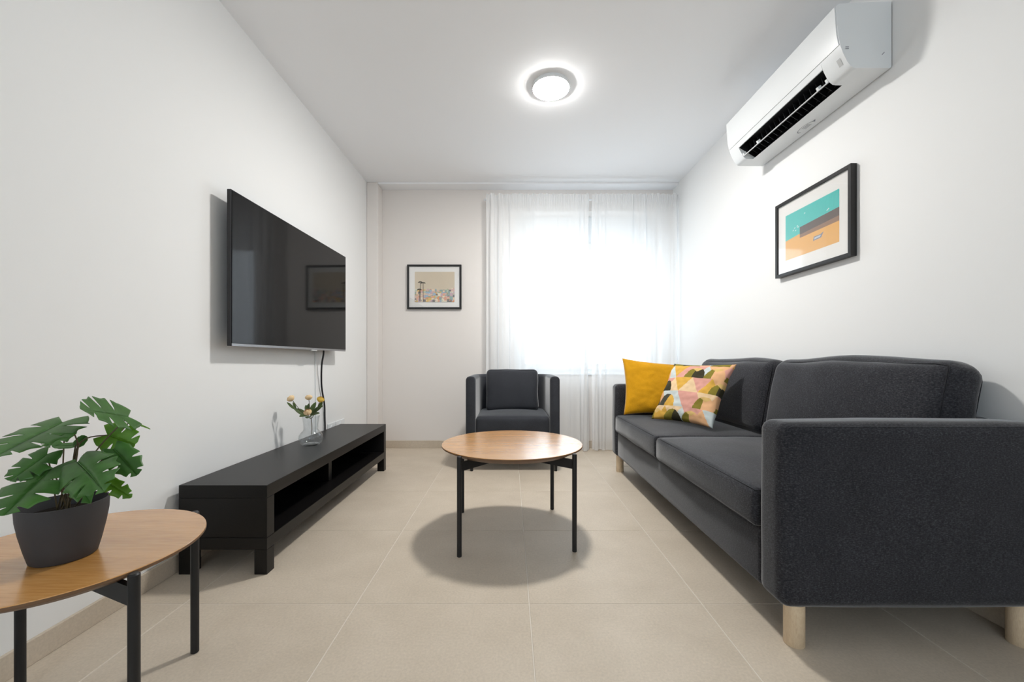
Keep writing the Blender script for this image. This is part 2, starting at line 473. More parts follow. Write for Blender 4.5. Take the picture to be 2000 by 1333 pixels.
for k, (y0, y1) in enumerate(((SY0+AT+.004, SPL-.001), (SPL+.001, SY1-AT-.004))):
    size = (.15, y1-y0, .42); c = (1.444, (y0+y1)/2, .645-.004*k); bl = (.040, .004, .014)
    def sag(o, t, k=k):
        o = o.copy(); o.z -= .010*max(0, t[2])*(math.sin(t[1]*2.2+k)**2); return o
    b = MB(); softbox(b, c, size, .064, bl, n=12, k=7, M=R10, wob=.004, seed=3+k, f=sag)
    cu = b.build('back_cushion', M_SOFA, sofa, smooth=180)
    for sg in (-1, 1):
        pts = [softmap(p, size, .064, bl, c, R10, sag) for p in loop_pts(size, 0, sg)]
        MB().tube(pts, .0026, 6, closed=True).build('piping', M_PIPE, cu, smooth=180)
for (x, y) in ((.847, 1.205), (1.520, 1.205), (.83, 3.06), (1.515, 3.06)):
    b = MB().lathe((x, y, 0), [(.0005, 0), (.026, 0), (.0275, .002), (.0275, .125), (.0005, .125)], 28)
    b.build('leg', M_BIRCH, sofa, smooth=40)

# ------------------------------------------------------------------ throw pillows
def pillow(name, BL, BR, TL, thick, material, label, colour=None, n=44, seed=0, ears=.09, tr=(0, 0, 0)):
    tr = Vector(tr)
    BL, BR, TL = Vector(BL), Vector(BR), Vector(TL)
    ux, uz = (BR-BL)/2, (TL-BL)/2; c = BL+ux+uz
    nr = ux.cross(uz).normalized()
    mb = MB(); mb.cols = [] if colour else None
    for side in (1, -1):
        vs = []
        for j in range(n+1):
            for i in range(n+1):
                a, e = -1+2*i/n, -1+2*j/n
                aa = a*(1-ears*(1-e*e)**1.0*abs(a)**3); ee = e*(1-ears*(1-a*a)*abs(e)**3)
                th = thick*((1-a**2)*(1-e**2))**.42
                wr = .010*noise.noise(Vector((a*2.2+seed, e*2.2, side)))+.004*noise.noise(Vector((a*7+seed, e*7, side*3)))
                edge = min(1-abs(a), 1-abs(e)); wr *= min(1, edge*5)
                sagx = .008*math.sin(e*9+seed)*max(0, abs(a)-.75)*4*.5
                vs.append(c+ux*aa+uz*ee+nr*(side*th+wr+sagx)+tr*((1+aa)/2*(1+ee)/2))
        fs = []
        for j in range(n):
            for i in range(n):
                q = (j*(n+1)+i, j*(n+1)+i+1, (j+1)*(n+1)+i+1, (j+1)*(n+1)+i)
                fs.append(q if side > 0 else q[::-1])
                if colour: mb.cols.append(colour((i+.5)/n, (j+.5)/n))
        mb.add(vs, fs)
    base = BL+ux; base.z -= .005
    o = mb.build(name, material, loc=base, fix=False)
    bm = bmesh.new(); bm.from_mesh(o.data); bmesh.ops.remove_doubles(bm, verts=bm.verts, dist=.0004); bm.to_mesh(o.data); bm.free()
    o.data.polygons.foreach_set('use_smooth', [True]*len(o.data.polygons))
    tag(o, label, 'pillow')
    return o
pillow('throw_pillow', (.785, 2.80, .466), (1.225, 2.70, .470), (.825, 2.985, .862), .060, M_YELLOW,
       'plain mustard yellow throw pillow against the far sofa arm', seed=2, tr=(-.01, 0, -.055))
PAL = [(.060, .060, .045), (.22, .18, .03), (.66, .38, .07), (.74, .42, .22), (.66, .33, .27), (.56, .61, .60), (.68, .46, .17), (.045, .04, .022), (.76, .55, .33)]
def hsh(i, j, k): return int(abs(math.sin(i*12.99+j*78.23+k*37.7)*43758.5)) % 1000
def pattern(u, v):
    x, y = u*3.3+.25, v*4.1+.15
    j = math.floor(y); x2 = x+(.5 if j % 2 else 0); i = math.floor(x2); a, e = x2-i-.5, y-j
    dome = hsh(i, j, 1) % 3 != 0
    if dome and a*a+(e*.62)**2 < .25 and e < .95:
        k = hsh(i, j, 2) % 2
        if e > .5+.5*abs(a)*1.6 and k: return PAL[6]
        if a < -.10+.3*e*(1-k): return PAL[0] if hsh(i, j, 3) % 2 else PAL[1]
        return (PAL[1], PAL[7], PAL[3], PAL[2])[hsh(i, j, 4) % 4]
    up = e > abs(a)*2
    if up: return (PAL[3], PAL[2], PAL[5], PAL[4], PAL[8])[hsh(i, j, 5) % 5]
    s = 1 if a > 0 else 0
    return (PAL[4], PAL[5], PAL[2], PAL[3], PAL[1], PAL[8])[hsh(i+s, j, 6) % 6]
pillow('throw_pillow', (.915, 2.62, .463), (1.128, 2.25, .463), (1.105, 2.725, .822), .058, M_PATTERN,
       'throw pillow with a geometric print of olive, peach, pink and pale grey shapes', colour=pattern, n=110, seed=9)

# ------------------------------------------------------------------ tub armchair
CX, CF, CB = .0175, 3.035, 3.675
chair = thing('armchair', (CX, (CF+CB)/2, 0), 'slate grey fabric tub armchair in front of the white curtains', 'armchair')
hw, th_, z0, z1 = .355, .074, .165, .722
path = []
R = .20; xo = hw-th_/2; yb = CB-th_/2
for k in range(9): path.append(Vector((-xo, CF+.012+(yb-R-CF-.012)*k/8, 0)))
for k in range(1, 9):
    q = PI/2*k/8; path.append(Vector((-xo+R-R*math.cos(q), yb-R+R*math.sin(q), 0)))
path += [Vector((-p.x, p.y, 0)) for p in reversed(path)]
def rsec(w_, z0, z1, r, k=5):
    out = []
    for (cx, cz, q0) in ((w_/2-r, z1-r, 0), (-w_/2+r, z1-r, PI/2), (-w_/2+r, z0+r, PI), (w_/2-r, z0+r, 3*PI/2)):
        for i in range(k+1):
            q = q0+PI/2*i/k; out.append((cx+r*math.cos(q), cz+r*math.sin(q)))
    return out
rings = []
m = len(path)
for i, p in enumerate(path):
    t = (path[min(i+1, m-1)]-path[max(i-1, 0)]).normalized(); nn = Vector((-t.y, t.x, 0))
    rings.append([(p+nn*a)+Vector((0, 0, c)) for a, c in rsec(th_, z0, z1, .03)])
def endring(p, off, ins):
    return [Vector((p.x+a, CF+.012-off, c)) for a, c in rsec(th_-2*ins, z0+ins, z1-ins, .024)]
first = [endring(path[0], o_, i_) for o_, i_ in ((.012, .010), (.009, .004))]
last = [endring(path[-1], o_, i_) for o_, i_ in ((.009, .004), (.012, .010))]
# orient end rings like the sweep
def orient(r, ref):
    best = min(range(2), key=lambda k: sum((a-b_).length for a, b_ in zip(r if k == 0 else mirror(r), ref)))
    return r if best == 0 else mirror(r)
def mirror(r):
    cx = sum(v.x for v in r)/len(r); return [Vector((2*cx-v.x, v.y, v.z)) for v in r]
first = [orient(r, rings[0]) for r in first]; last = [orient(r, rings[-1]) for r in last]
allr = first+rings+last; ns = len(allr[0]); mb = MB()
vs = [v+Vector((CX, 0, 0)) for r in allr for v in r]; fs = []
for i in range(len(allr)-1):
    for k in range(ns): fs.append((i*ns+k, i*ns+(k+1) % ns, (i+1)*ns+(k+1) % ns, (i+1)*ns+k))
fs.append(tuple(range(ns))); fs.append(tuple((len(allr)-1)*ns+k for k in range(ns)))
mb.add(vs, fs).build('shell', M_CHAIR, chair, smooth=60)
b = MB(); softbox(b, (CX, CF+.012+.29, .335), (2*(hw-th_)+.004, .58, .165), .03, (.0, .008, .022), n=10)
b.build('seat', M_CHAIR, chair, smooth=180)
b = MB(); softbox(b, (CX, CF+.30, .215), (2*(hw-th_)+.004, .56, .10), .012, n=4)
b.build('base', M_CHAIR, chair, smooth=180)
Rx = Matrix.Rotation(math.radians(-14), 3, 'X')
size = (.44, .13, .36); bl = (.0, .03, .0); c = (CX-.003, CF+.40, .585)
b = MB(); softbox(b, c, size, .04, bl, n=12, M=Rx, wob=.006, seed=5)
cu = b.build('back_cushion', M_CHAIR, chair, smooth=180)
pts = [softmap(p, size, .04, bl, c, Rx) for p in loop_pts(size, 1, -1)]
MB().tube(pts, .0022, 6, closed=True).build('piping', M_CHAIR, cu, smooth=180)
for (x, y) in ((-.313, CF+.035), (.327, CF+.035), (-.24, CB-.09), (.24, CB-.09)):
    b = MB().lathe((CX+x, y, 0), [(.0005, 0), (.011, 0), (.016, .172), (.0005, .172)], 16)
    b.build('leg', M_BLACK, chair, smooth=40)

# ------------------------------------------------------------------ round tables
def round_table(name, cx, cy, r, ztop, off, rot, label):
    t = thing(name, (cx, cy, 0), label, 'table')
    prof = [(.0005, -.030), (r-.045, -.030), (r-.012, -.0125), (r-.002, -.009)]
    MB().lathe((cx, cy, ztop), prof, 96).build('underside', M_OAKEDGE, t, smooth=40)
    top = MB().lathe((cx, cy, ztop), [(r-.002, -.009), (r, -.007), (r, -.0015), (r-.0012, 0), (.0005, 0)], 96, 0)
    top.mi = [1]*(96*2)+[0]*(96*2)
    top.build('tabletop', [M_OAK, M_OAKEDGE], t, smooth=30)
    legs = []
    for k in range(4):
        q = rot+k*PI/2; x, y = cx+off*math.cos(q), cy+off*math.sin(q)
        MB().lathe((x, y, 0), [(.0005, 0), (.0085, 0), (.0105, .002), (.0105, ztop-.006), (.0075, ztop-.003), (.0005, ztop-.003)], 20).build('leg', M_BLACK, t, smooth=35)
        legs.append(Vector((x, y, 0)))
    for k in range(2):
        a, e = legs[k], legs[k+2]; d = (e-a).normalized(); s_ = Vector((-d.y, d.x, 0))*.006
        zb, zt = ztop-.068-.002*k, ztop-.030
        p0, p1 = a+d*.006, e-d*.006
        vs = [p0-s_, p1-s_, p1+s_, p0+s_]
        MB().add([v+Vector((0, 0, zb)) for v in vs]+[v+Vector((0, 0, zt)) for v in vs],
                 [(0, 1, 2, 3), (4, 7, 6, 5), (0, 4, 5, 1), (1, 5, 6, 2), (2, 6, 7, 3), (3, 7, 4, 0)]).build('cross_bar', M_BLACK, t)
    return t
round_table('coffee_table', .008, 2.01, .346, .435, .357, math.atan2(-.27, -.224),
            'round oak-topped coffee table with thin black legs in the middle of the floor')
SIDE = (-1.014, .931)
round_table('side_table', SIDE[0], SIDE[1], .250, .411, .258, math.atan2(.237, .099),
            'small round oak-topped side table with thick black legs carrying the potted plant')

# ------------------------------------------------------------------ tv bench
BX0, BX1, BY0, BY1 = -1.308, -.960, 1.59, 3.11
bench = thing('tv_bench', ((BX0+BX1)/2, (BY0+BY1)/2, 0), 'long low black-brown wooden tv bench with open shelves below the television', 'tv bench')
Z = .3525
MB().box(BX0, BX1, BY0, BY1, Z-.050, Z).build('top', M_BENCH, bench, bevel=.0015)
for (y0, y1) in ((BY0, BY0+.05), (BY1-.05, BY1)):
    MB().box(BX0, BX1, y0, y1, .146, Z-.0504).build('side_panel', M_BENCH, bench, bevel=.0015)
MB().box(BX0, BX1, BY0, BY1, .098, .1445).build('bottom_shelf', M_BENCH, bench, bevel=.0015)
MB().box(BX0+.01, BX1-.09, (BY0+BY1)/2-.02, (BY0+BY1)/2+.02, .146, Z-.0504).build('divider', M_BENCH, bench, bevel=.001)
MB().box(BX0+.004, BX0+.012, BY0+.05, BY1-.05, .146, Z-.0504).build('back_panel', M_BENCH, bench)
for x0 in (BX0, BX1-.05):
    for y0 in (BY0, BY1-.05):
        MB().box(x0, x0+.05, y0, y0+.05, 0, .0978).build('leg', M_BENCH, bench, bevel=.0015)

# ------------------------------------------------------------------ television
TX, TY0, TY1, TZ0, TZ1 = -1.250, 1.825, 3.036, .911, 1.622
tv = thing('television', (TX, (TY0+TY1)/2, TZ0), 'large thin black flat-screen television mounted on the left wall', 'television')
MB().box(TX-.022, TX-.003, TY0, TY1, TZ0, TZ1).build('housing', M_DARKPLASTIC, tv, bevel=.002)
MB().box(TX-.004, TX, TY0+.004, TY1-.004, TZ0+.012, TZ1-.004).build('screen', M_SCREEN, tv, bevel=.0006)
MB().box(TX-.005, TX-.0005, TY0+.004, TY1-.004, TZ0-.001, TZ0+.0115).build('lower_bezel', mat('grey_metal_bezel', (.30, .30, .31), .35, .5, .7), tv, bevel=.0008)
MB().box(TX-.045, TX-.021, TY0+.20, TY1-.20, TZ0+.10, TZ1-.22).build('rear_casing', M_DARKPLASTIC, tv, bevel=.006)
MB().box(XL+.002, TX-.044, 2.25, 2.61, 1.10, 1.40).build('wall_mount', M_BLACK, tv, bevel=.003)
cy_ = (TY0+TY1)/2
MB().box(TX-.012, TX+.001, cy_+.10, cy_+.17, TZ0-.007, TZ0-.0005).build('sensor_bar', M_LIGHTGREY, tv, bevel=.001)
tv.rotation_euler.z = -math.radians(1.1)
# cables
xw = XL+.012
def smoothpath(pts, n=8):
    pts = [Vector(p) for p in pts]; out = []
    for i in range(len(pts)-1):
        p0, p1, p2, p3 = pts[max(i-1, 0)], pts[i], pts[i+1], pts[min(i+2, len(pts)-1)]
        for k in range(n):
            t = k/n
            out.append(.5*((2*p1)+(p2-p0)*t+(2*p0-5*p1+4*p2-p3)*t*t+(3*p1-p0-3*p2+p3)*t**3))
    out.append(pts[-1]); return out
cab = smoothpath([(xw+.04, 2.78, .945), (xw+.035, 2.785, .885), (xw+.02, 2.79, .80), (xw+.004, 2.825, .66), (xw, 2.875, .53), (xw-.002, 2.885, .44), (xw, 2.885, .36), (xw, 2.885, .25)])
tag(MB().tube(cab, .0058, 10).build('power_cable', M_DARKPLASTIC, loc=(xw, 2.885, .25), smooth=60),
    'black power cable hanging from the television behind the bench', 'cable')
cab2 = smoothpath([(xw-.007, 2.755, .94), (xw-.008, 2.758, .80), (xw-.008, 2.762, .60), (xw-.008, 2.765, .25)])
tag(MB().tube(cab2, .0028, 8).build('aerial_cable', M_WHITEPLASTIC, loc=(xw, 2.765, .25), smooth=60),
    'thin white cable on the wall beside the black television cable', 'cable')
# wall socket peeking over the bench
for (y0, y1, nm) in ((2.945, 3.065, 'left'), (3.075, 3.235, 'right')):
    s = thing('wall_socket', (XL, (y0+y1)/2, .33), 'white wall socket behind the far end of the bench, %s' % ('nearer the black cable' if nm == 'left' else 'farther from the black cable'), 'wall socket', 'wall sockets behind the bench')
    zc = .335
    MB().box(XL, XL+.009, y0, y1, zc-.042, zc+.042).build('plate', M_WHITEPLASTIC, s, bevel=.003)
    yc = (y0+y1)/2
    MB().tube([(XL+.009, yc, zc), (XL+.0125, yc, zc)], .026, 24).build('insert', M_WHITEPLASTIC, s, smooth=40)

# ------------------------------------------------------------------ vase and rose spray
VX, VY, VZ = -1.160, 2.345, Z
vase = thing('glass_vase', (VX, VY, VZ), 'clear glass vase with round base on the black bench', 'vase')
outer = [(.0005, 0), (.040, 0), (.053, .006), (.062, .022), (.066, .040), (.063, .058), (.052, .074), (.042, .084), (.0385, .095), (.040, .12), (.044, .150), (.0475, .168)]
inner = [(r_-.003, z_) for r_, z_ in reversed(outer[2:])]+[(.045, .008), (.0005, .006)]
MB().lathe((VX, VY, VZ), outer+[(.046, .1695)]+inner, 48).build('body', M_VASE, vase, smooth=60)
spray = thing('rose_spray', (VX, VY, VZ+.02), 'spray of four small yellow and cream roses standing in the glass vase', 'flowers')
st0 = Vector((VX+.004, VY, VZ+.060)); st1 = Vector((VX+.002, VY, VZ+.150))
MB().tube(smoothpath([st0, (st0+st1)/2+Vector((.003, 0, 0)), st1]), .0022, 8).build('main_stem', M_STEM, spray, smooth=60)
def rose(c, r, m_, axis, seed):
    rnd = random.Random(seed); axis = Vector(axis).normalized()
    a = axis.cross(Vector((0, 1, .1))).normalized(); b_ = axis.cross(a)
    root = None
    mb = MB(); mb.lathe((0, 0, 0), [(.0005, -r*.55), (r*.45, -r*.4), (r*.62, 0), (r*.45, r*.5), (.0005, r*.62)], 12)
    mb.v = [Vector(c)+a*v.x+b_*v.y+axis*v.z for v in mb.v]
    root = mb.build('flower', m_, spray, smooth=180)
    for ring, (n, rr, zt, op) in enumerate(((5, .72, .75, .05), (6, .95, .52, .25))):
        for k in range(n):
            q0 = 2*PI*k/n+ring*.5+rnd.uniform(-.15, .15); vs = []; fs = []; nu, nv = 4, 4
            for j in range(nv+1):
                for i in range(nu+1):
                    s_ = i/nu*2-1; t = j/nv
                    q = q0+s_*(PI/n*1.25)*(1-.25*t*t)
                    rad = r*rr*(.22+.80*math.sin(.25+t*2.2)+op*t*t*.5); z = r*(-.7+(zt+.7)*t)*(1-.10*s_*s_*t)
                    vs.append(Vector(c)+a*(rad*math.cos(q))+b_*(rad*math.sin(q))+axis*z)
            for j in range(nv):
                for i in range(nu): fs.append((j*(nu+1)+i, j*(nu+1)+i+1, (j+1)*(nu+1)+i+1, (j+1)*(nu+1)+i))
            MB().add(vs, fs).build('petal', m_, root, smooth=180)
    sep = MB()
    for k in range(5):
        q = 2*PI*k/5; d = a*math.cos(q)+b_*math.sin(q)
        p0 = Vector(c)-axis*r*.55; p1 = Vector(c)+d*r*.95-axis*r*.15; s_ = axis.cross(d)*r*.22
        sep.add([p0-s_, p0+s_, p1], [(0, 1, 2)])
    sep.build('sepal', M_ROSELEAF, root)
heads = [((568, 779), 2.30, .0215, M_ROSEC), ((603, 777), 2.36, .020, M_ROSEC), ((626, 781), 2.34, .021, M_ROSEY), ((601, 806), 2.26, .0215, M_ROSEC)]
for k, ((u, v), d, r, m_) in enumerate(heads):
    c = P(u, v, d)
    ax = (c-st1).normalized() if k != 3 else Vector((0, -.6, .8))
    mid = (c+st1)/2+Vector((0, 0, -.012))
    MB().tube(smoothpath([st1, mid, c-ax*r*.5]), .0017, 6).build('stem', M_STEM, spray, smooth=60)
    rose(c, r, m_, ax, k)
def simple_leaf(name, b0, t0, wid, nrm, m_, parent, droop=.0):
    b0, t0, nrm = Vector(b0), Vector(t0), Vector(nrm); e = t0-b0; s_ = e.cross(nrm).normalized()*wid; up = s_.cross(e).normalized()
    vs = []; fs = []; n = 8
    for i in range(n+1):
        t = i/n; w_ = math.sin(PI*min(1, t*.93+.05))**.8
        c = b0+e*t-up*droop*t*t
        for s in (-1, -.5, 0, .5, 1): vs.append(c+s_*(s*w_)+up*(abs(s)*wid*.25*w_))
    for i in range(n):
        for j in range(4): fs.append((i*5+j, i*5+j+1, (i+1)*5+j+1, (i+1)*5+j))
    return MB().add(vs, fs).build(name, m_, parent, smooth=180)
for (u0, v0, u1, v1, d0, d1, wd) in ((600, 812, 574, 799, 2.34, 2.30, .013), (602, 810, 585, 815, 2.34, 2.26, .012), (606, 810, 631, 793, 2.34, 2.33, .012),
        (606, 812, 624, 808, 2.34, 2.27, .012), (575, 800, 560, 786, 2.30, 2.27, .006), (622, 798, 630, 784, 2.34, 2.36, .007), (604, 808, 597, 792, 2.35, 2.38, .010), (600, 803, 604, 788, 2.35, 2.36, .007),
        (606, 806, 617, 786, 2.36, 2.39, .010), (604, 814, 600, 818, 2.33, 2.25, .012), (578, 800, 572, 786, 2.31, 2.33, .005), (610, 812, 622, 797, 2.35, 2.32, .010)):
    simple_leaf('leaf', P(u0, v0, d0), P(u1, v1, d1), wd*1.35, (.2, -.6, .6), M_ROSELEAF, spray)

# ------------------------------------------------------------------ framed pictures
def framed(name, o, ux, uz, nr, W_, H_, fw, depth, label, prints, inset):
    """o: lower-left back corner on the wall; ux, uz along the wall; nr away from it"""
    o, ux, uz, nr = Vector(o), Vector(ux), Vector(uz), Vector(nr)
    t = thing(name, o+ux*W_/2, label, 'picture')
    def slab(mb, a0, a1, c0, c1, n0, n1):
        vs = [o+ux*a+uz*c+nr*n for n in (n0, n1) for c in (c0, c1) for a in (a0, a1)]
        return mb.add(vs, [(0, 2, 3, 1), (4, 5, 7, 6), (0, 1, 5, 4), (2, 6, 7, 3), (0, 4, 6, 2), (1, 3, 7, 5)])
    f = MB()
    slab(f, 0, fw, 0, H_, .002, depth); slab(f, W_-fw, W_, 0, H_, .002, depth)
    slab(f, fw, W_-fw, 0, fw, .002, depth); slab(f, fw, W_-fw, H_-fw, H_, .002, depth)
    f.build('frame', M_FRAME, t, bevel=.001)
    slab(MB(), fw, W_-fw, fw, H_-fw, .004, depth-.010).build('mount_board', M_MOUNT, t)
    a0, a1, c0, c1 = inset
    pm = MB(); pm.cols = []
    for k, (poly, c) in enumerate(prints):
        zz = depth-.0096+.00004*k*.5
        pm.add([o+ux*(a0+(a1-a0)*x)+uz*(c0+(c1-c0)*y)+nr*zz for x, y in poly], [tuple(range(len(poly)))]); pm.cols.append(c)
    po = pm.build('print', M_PRINT, t, fix=False)
    slab(MB(), fw-.001, W_-fw+.001, fw-.001, H_-fw+.001, depth-.0055, depth-.004).build('glass', M_PICGLASS, t)
    return t
def rect(x0, y0, x1, y1): return [(x0, y0), (x1, y0), (x1, y1), (x0, y1)]
rnd = random.Random(11)
pr = [(rect(0, 0, 1, 1), (.70, .60, .46))]
cc = [(.80, .42, .30), (.30, .42, .40), (.80, .55, .16), (.72, .50, .45), (.36, .50, .62), (.85, .66, .46), (.20, .18, .18), (.55, .62, .50), (.80, .36, .16), (.86, .78, .62), (.62, .44, .50), (.42, .40, .22)]
pr.append((rect(0, 0, 1, .34), (.66, .48, .36)))
for row in range(6):
    y = .36-row*.068
    x = -.02*row
    while x < 1:
        w_ = rnd.uniform(.045, .085); h_ = rnd.uniform(.07, .13); c = cc[rnd.randrange(len(cc))]
        x0, x1 = max(0, x), min(1, x+w_); y0 = max(0, y-.09); y1 = max(y0+.03, y+h_-.05)
        if x1 > x0+.01:
            pr.append((rect(x0, y0, x1, y1), c))
            if rnd.random() < .55: pr.append(([(x0, y1), (x1, y1), ((x0+x1)/2, y1+.03)], cc[rnd.randrange(len(cc))]))
            if rnd.random() < .5: pr.append((rect(x0+w_*.1, y0+.03, min(x1, x0+w_*.45), y0+.07), cc[rnd.randrange(len(cc))]))
        x += w_*.95
for (px, ph) in ((.145, .645), (.215, .62), (.12, .40)):
    pr.append((rect(px-.006, .02, px+.006, ph), (.09, .075, .05)))
    for q in range(9):
        an = PI*q/8; r_ = .058
        pr.append(([(px, ph+.012), (px+r_*math.cos(an-.2), ph-.004+r_*.7*math.sin(an-.2)), (px+r_*math.cos(an+.2), ph-.004+r_*.7*math.sin(an+.2))], (.06, .055, .04)))
pxs = 788/3.86
framed('framed_print', ((795-CU)/pxs, D2, CH+(CV-604)/pxs), (1, 0, 0), (0, 0, 1), (0, -1, 0), 106/pxs, 87/pxs, .018, .025,
       'small black framed print of a colourful town with palms beside the curtain', pr, (.071, .453, .069, .358))
sea = (.07, .56, .52); sand = (.84, .45, .11); grey = (.12, .085, .07)
p2 = [(rect(0, 0, 1, 1), sand), ([(0, .43), (.28, .47), (.30, .47), (1, .58), (1, 1), (0, 1)], sea),
      ([(.30, .38), (1, .40), (1, .66), (.30, .61)], (.30, .17, .10)), ([(.30, .45), (1, .50), (1, .66), (.30, .61)], grey)]
for (x, y) in ((.16, .60), (.19, .64), (.21, .58), (.245, .66), (.26, .63), (.39, .86), (.80, .70), (.82, .715)):
    p2.append(([(x-.012, y-.012), (x+.02, y-.004), (x+.012, y+.018)], (.85, .9, .86)))
p2.append(([(.555, .205), (.70, .215), (.745, .315), (.69, .285), (.57, .285)], (.22, .24, .30)))
p2.append(([(.575, .225), (.68, .235), (.70, .27), (.58, .265)], (.55, .60, .66)))
# right wall: along the wall from the far end (picture left) towards the camera
framed('framed_print', (XR, 2.340, 1.318), (0, -1, 0), (0, 0, 1), (-1, 0, 0), .520, .418, .017, .030,
       'black framed beach print in turquoise and orange on the right wall above the sofa', p2, (.075, .445, .085, .335))

# ------------------------------------------------------------------ air conditioner
AY0, AY1 = 1.653, 2.491
ac = thing('air_conditioner', (XR, (AY0+AY1)/2, 2.04), 'white wall-mounted air conditioner with a black air slot high on the right wall', 'air conditioner')
full = [(XR, 2.318), (1.345, 2.308), (1.334, 2.298), (1.338, 2.235), (1.343, 2.179), (1.351, 2.138), (1.364, 2.102), (1.380, 2.071), (1.392, 2.055), (1.404, 2.046), (1.42, 2.044), (1.556, 2.044), (XR-.004, 2.050), (XR-.004, 2.318)]
full = full[1:]
SY_0, SY_1 = 1.758, 2.404
i0 = 5
midp = [full[0], full[1], full[2], full[3], full[4], (1.359, 2.112), (1.364, 2.112), (1.40, 2.150), (1.46, 2.14), (1.490, 2.10), (1.462, 2.050), (1.445, 2.044)]+full[10:]
hb = MB(); hb.prism(full, AY0, SY_0); hb.prism(full, SY_1, AY1); hb.prism(midp, SY_0, SY_1)
hb.build('housing', M_WHITEPLASTIC, ac, smooth=35)
# dark lining of the outlet
ln = [(1.3645, 2.1115), (1.4005, 2.1495), (1.4595, 2.1395), (1.4895, 2.0995), (1.463, 2.052)]
lin = MB(); n = len(ln)
vs = [(x-.001, SY_0+.0008, z-.001) for x, z in ln]+[(x-.001, SY_1-.0008, z-.001) for x, z in ln]
lin.add(vs, [(i, n+i, n+i+1, i+1) for i in range(n-1)]+[tuple(range(n)), tuple(range(2*n-1, n-1, -1))])
lin.build('outlet', M_DARKPLASTIC, ac)
# flap edge with hinge lugs, vertical guide fins
fp0, fp1 = (1.387, 2.064), (1.432, 2.096)
MB().prism([(1.3855, 2.0625), (1.3885, 2.0595), (1.4335, 2.0945), (1.4305, 2.0975)], SY_0+.004, SY_1-.004).build('flap', M_WHITEPLASTIC, ac)
for y in (SY_0+.003, SY_0+.055, 2.255, SY_1-.014):
    MB().prism([(1.380, 2.074), (1.3865, 2.062), (1.400, 2.073), (1.394, 2.084)], y, y+.012).build('hinge_lug', M_WHITEPLASTIC, ac)
for k in range(17):
    y = SY_0+.03+k*(SY_1-SY_0-.06)/16
    MB().prism([(1.405, 2.125), (1.420, 2.085), (1.458, 2.062), (1.475, 2.11)], y, y+.0025).build('guide_fin', M_DARKPLASTIC, ac)
# proud front panel
fpan = [(1.3335, 2.3005), (1.3295, 2.296), (1.334, 2.235), (1.339, 2.179), (1.347, 2.1405), (1.3505, 2.1405), (1.343, 2.180), (1.338, 2.235), (1.334, 2.298)]
MB().prism(fpan, AY0+.004, AY1-.004).build('front_panel', M_WHITEPLASTIC, ac, smooth=30)
# side cap seams, marks and prints
def mark(name, pts, m_, parent):
    return MB().add(pts, [tuple(range(len(pts)))]).build(name, m_, parent, fix=False)
ye = AY0-.0006
for z in (2.1285, 2.1215):
    mark('screw_mark', [(1.372, ye, z), (1.386, ye, z), (1.386, ye, z+.0028), (1.372, ye, z+.0028)], M_GREYPRINT, ac)
mark('clip_mark', [(1.520, ye, 2.098), (1.523, ye, 2.097), (1.533, ye, 2.108), (1.531, ye, 2.110)], M_GREYPRINT, ac)
for zz in ((1.3655, 1.3795),):
    mark('display_window', [(1.3645, 1.690, 2.0985), (1.3645, 1.672, 2.0985), (1.3785, 1.672, 2.0715), (1.3785, 1.690, 2.0715)], M_LIGHTGREY, ac)
zu = 2.0434; cxm, cym = 1.518, 2.075
ar = MB()
for k in range(14):
    q0, q1 = PI*1.15*k/14+PI*.35, PI*1.15*(k+1)/14+PI*.35
    ar.add([(cxm+r_*.020*math.cos(q), cym+r_*.055*math.sin(q), zu) for q, r_ in ((q0, 1), (q1, 1), (q1, .90), (q0, .90))], [(0, 1, 2, 3)])
for k in range(3):
    ar.add([(cxm-.010+.008*k, cym-.03, zu), (cxm-.007+.008*k, cym-.03, zu), (cxm-.007+.008*k, cym+.015, zu), (cxm-.010+.008*k, cym+.015, zu)], [(0, 1, 2, 3)])
ar.add([(cxm-.004, cym-.072, zu), (cxm+.010, cym-.052, zu), (cxm-.006, cym-.05, zu)], [(0, 1, 2)])
ar.build('printed_symbol', M_GREYPRINT, ac, fix=False)
MB().box(XR-.006, XR-.0005, AY0+.004, AY1-.03, 2.06, 2.312).build('back_plate', M_DARKPLASTIC, ac)

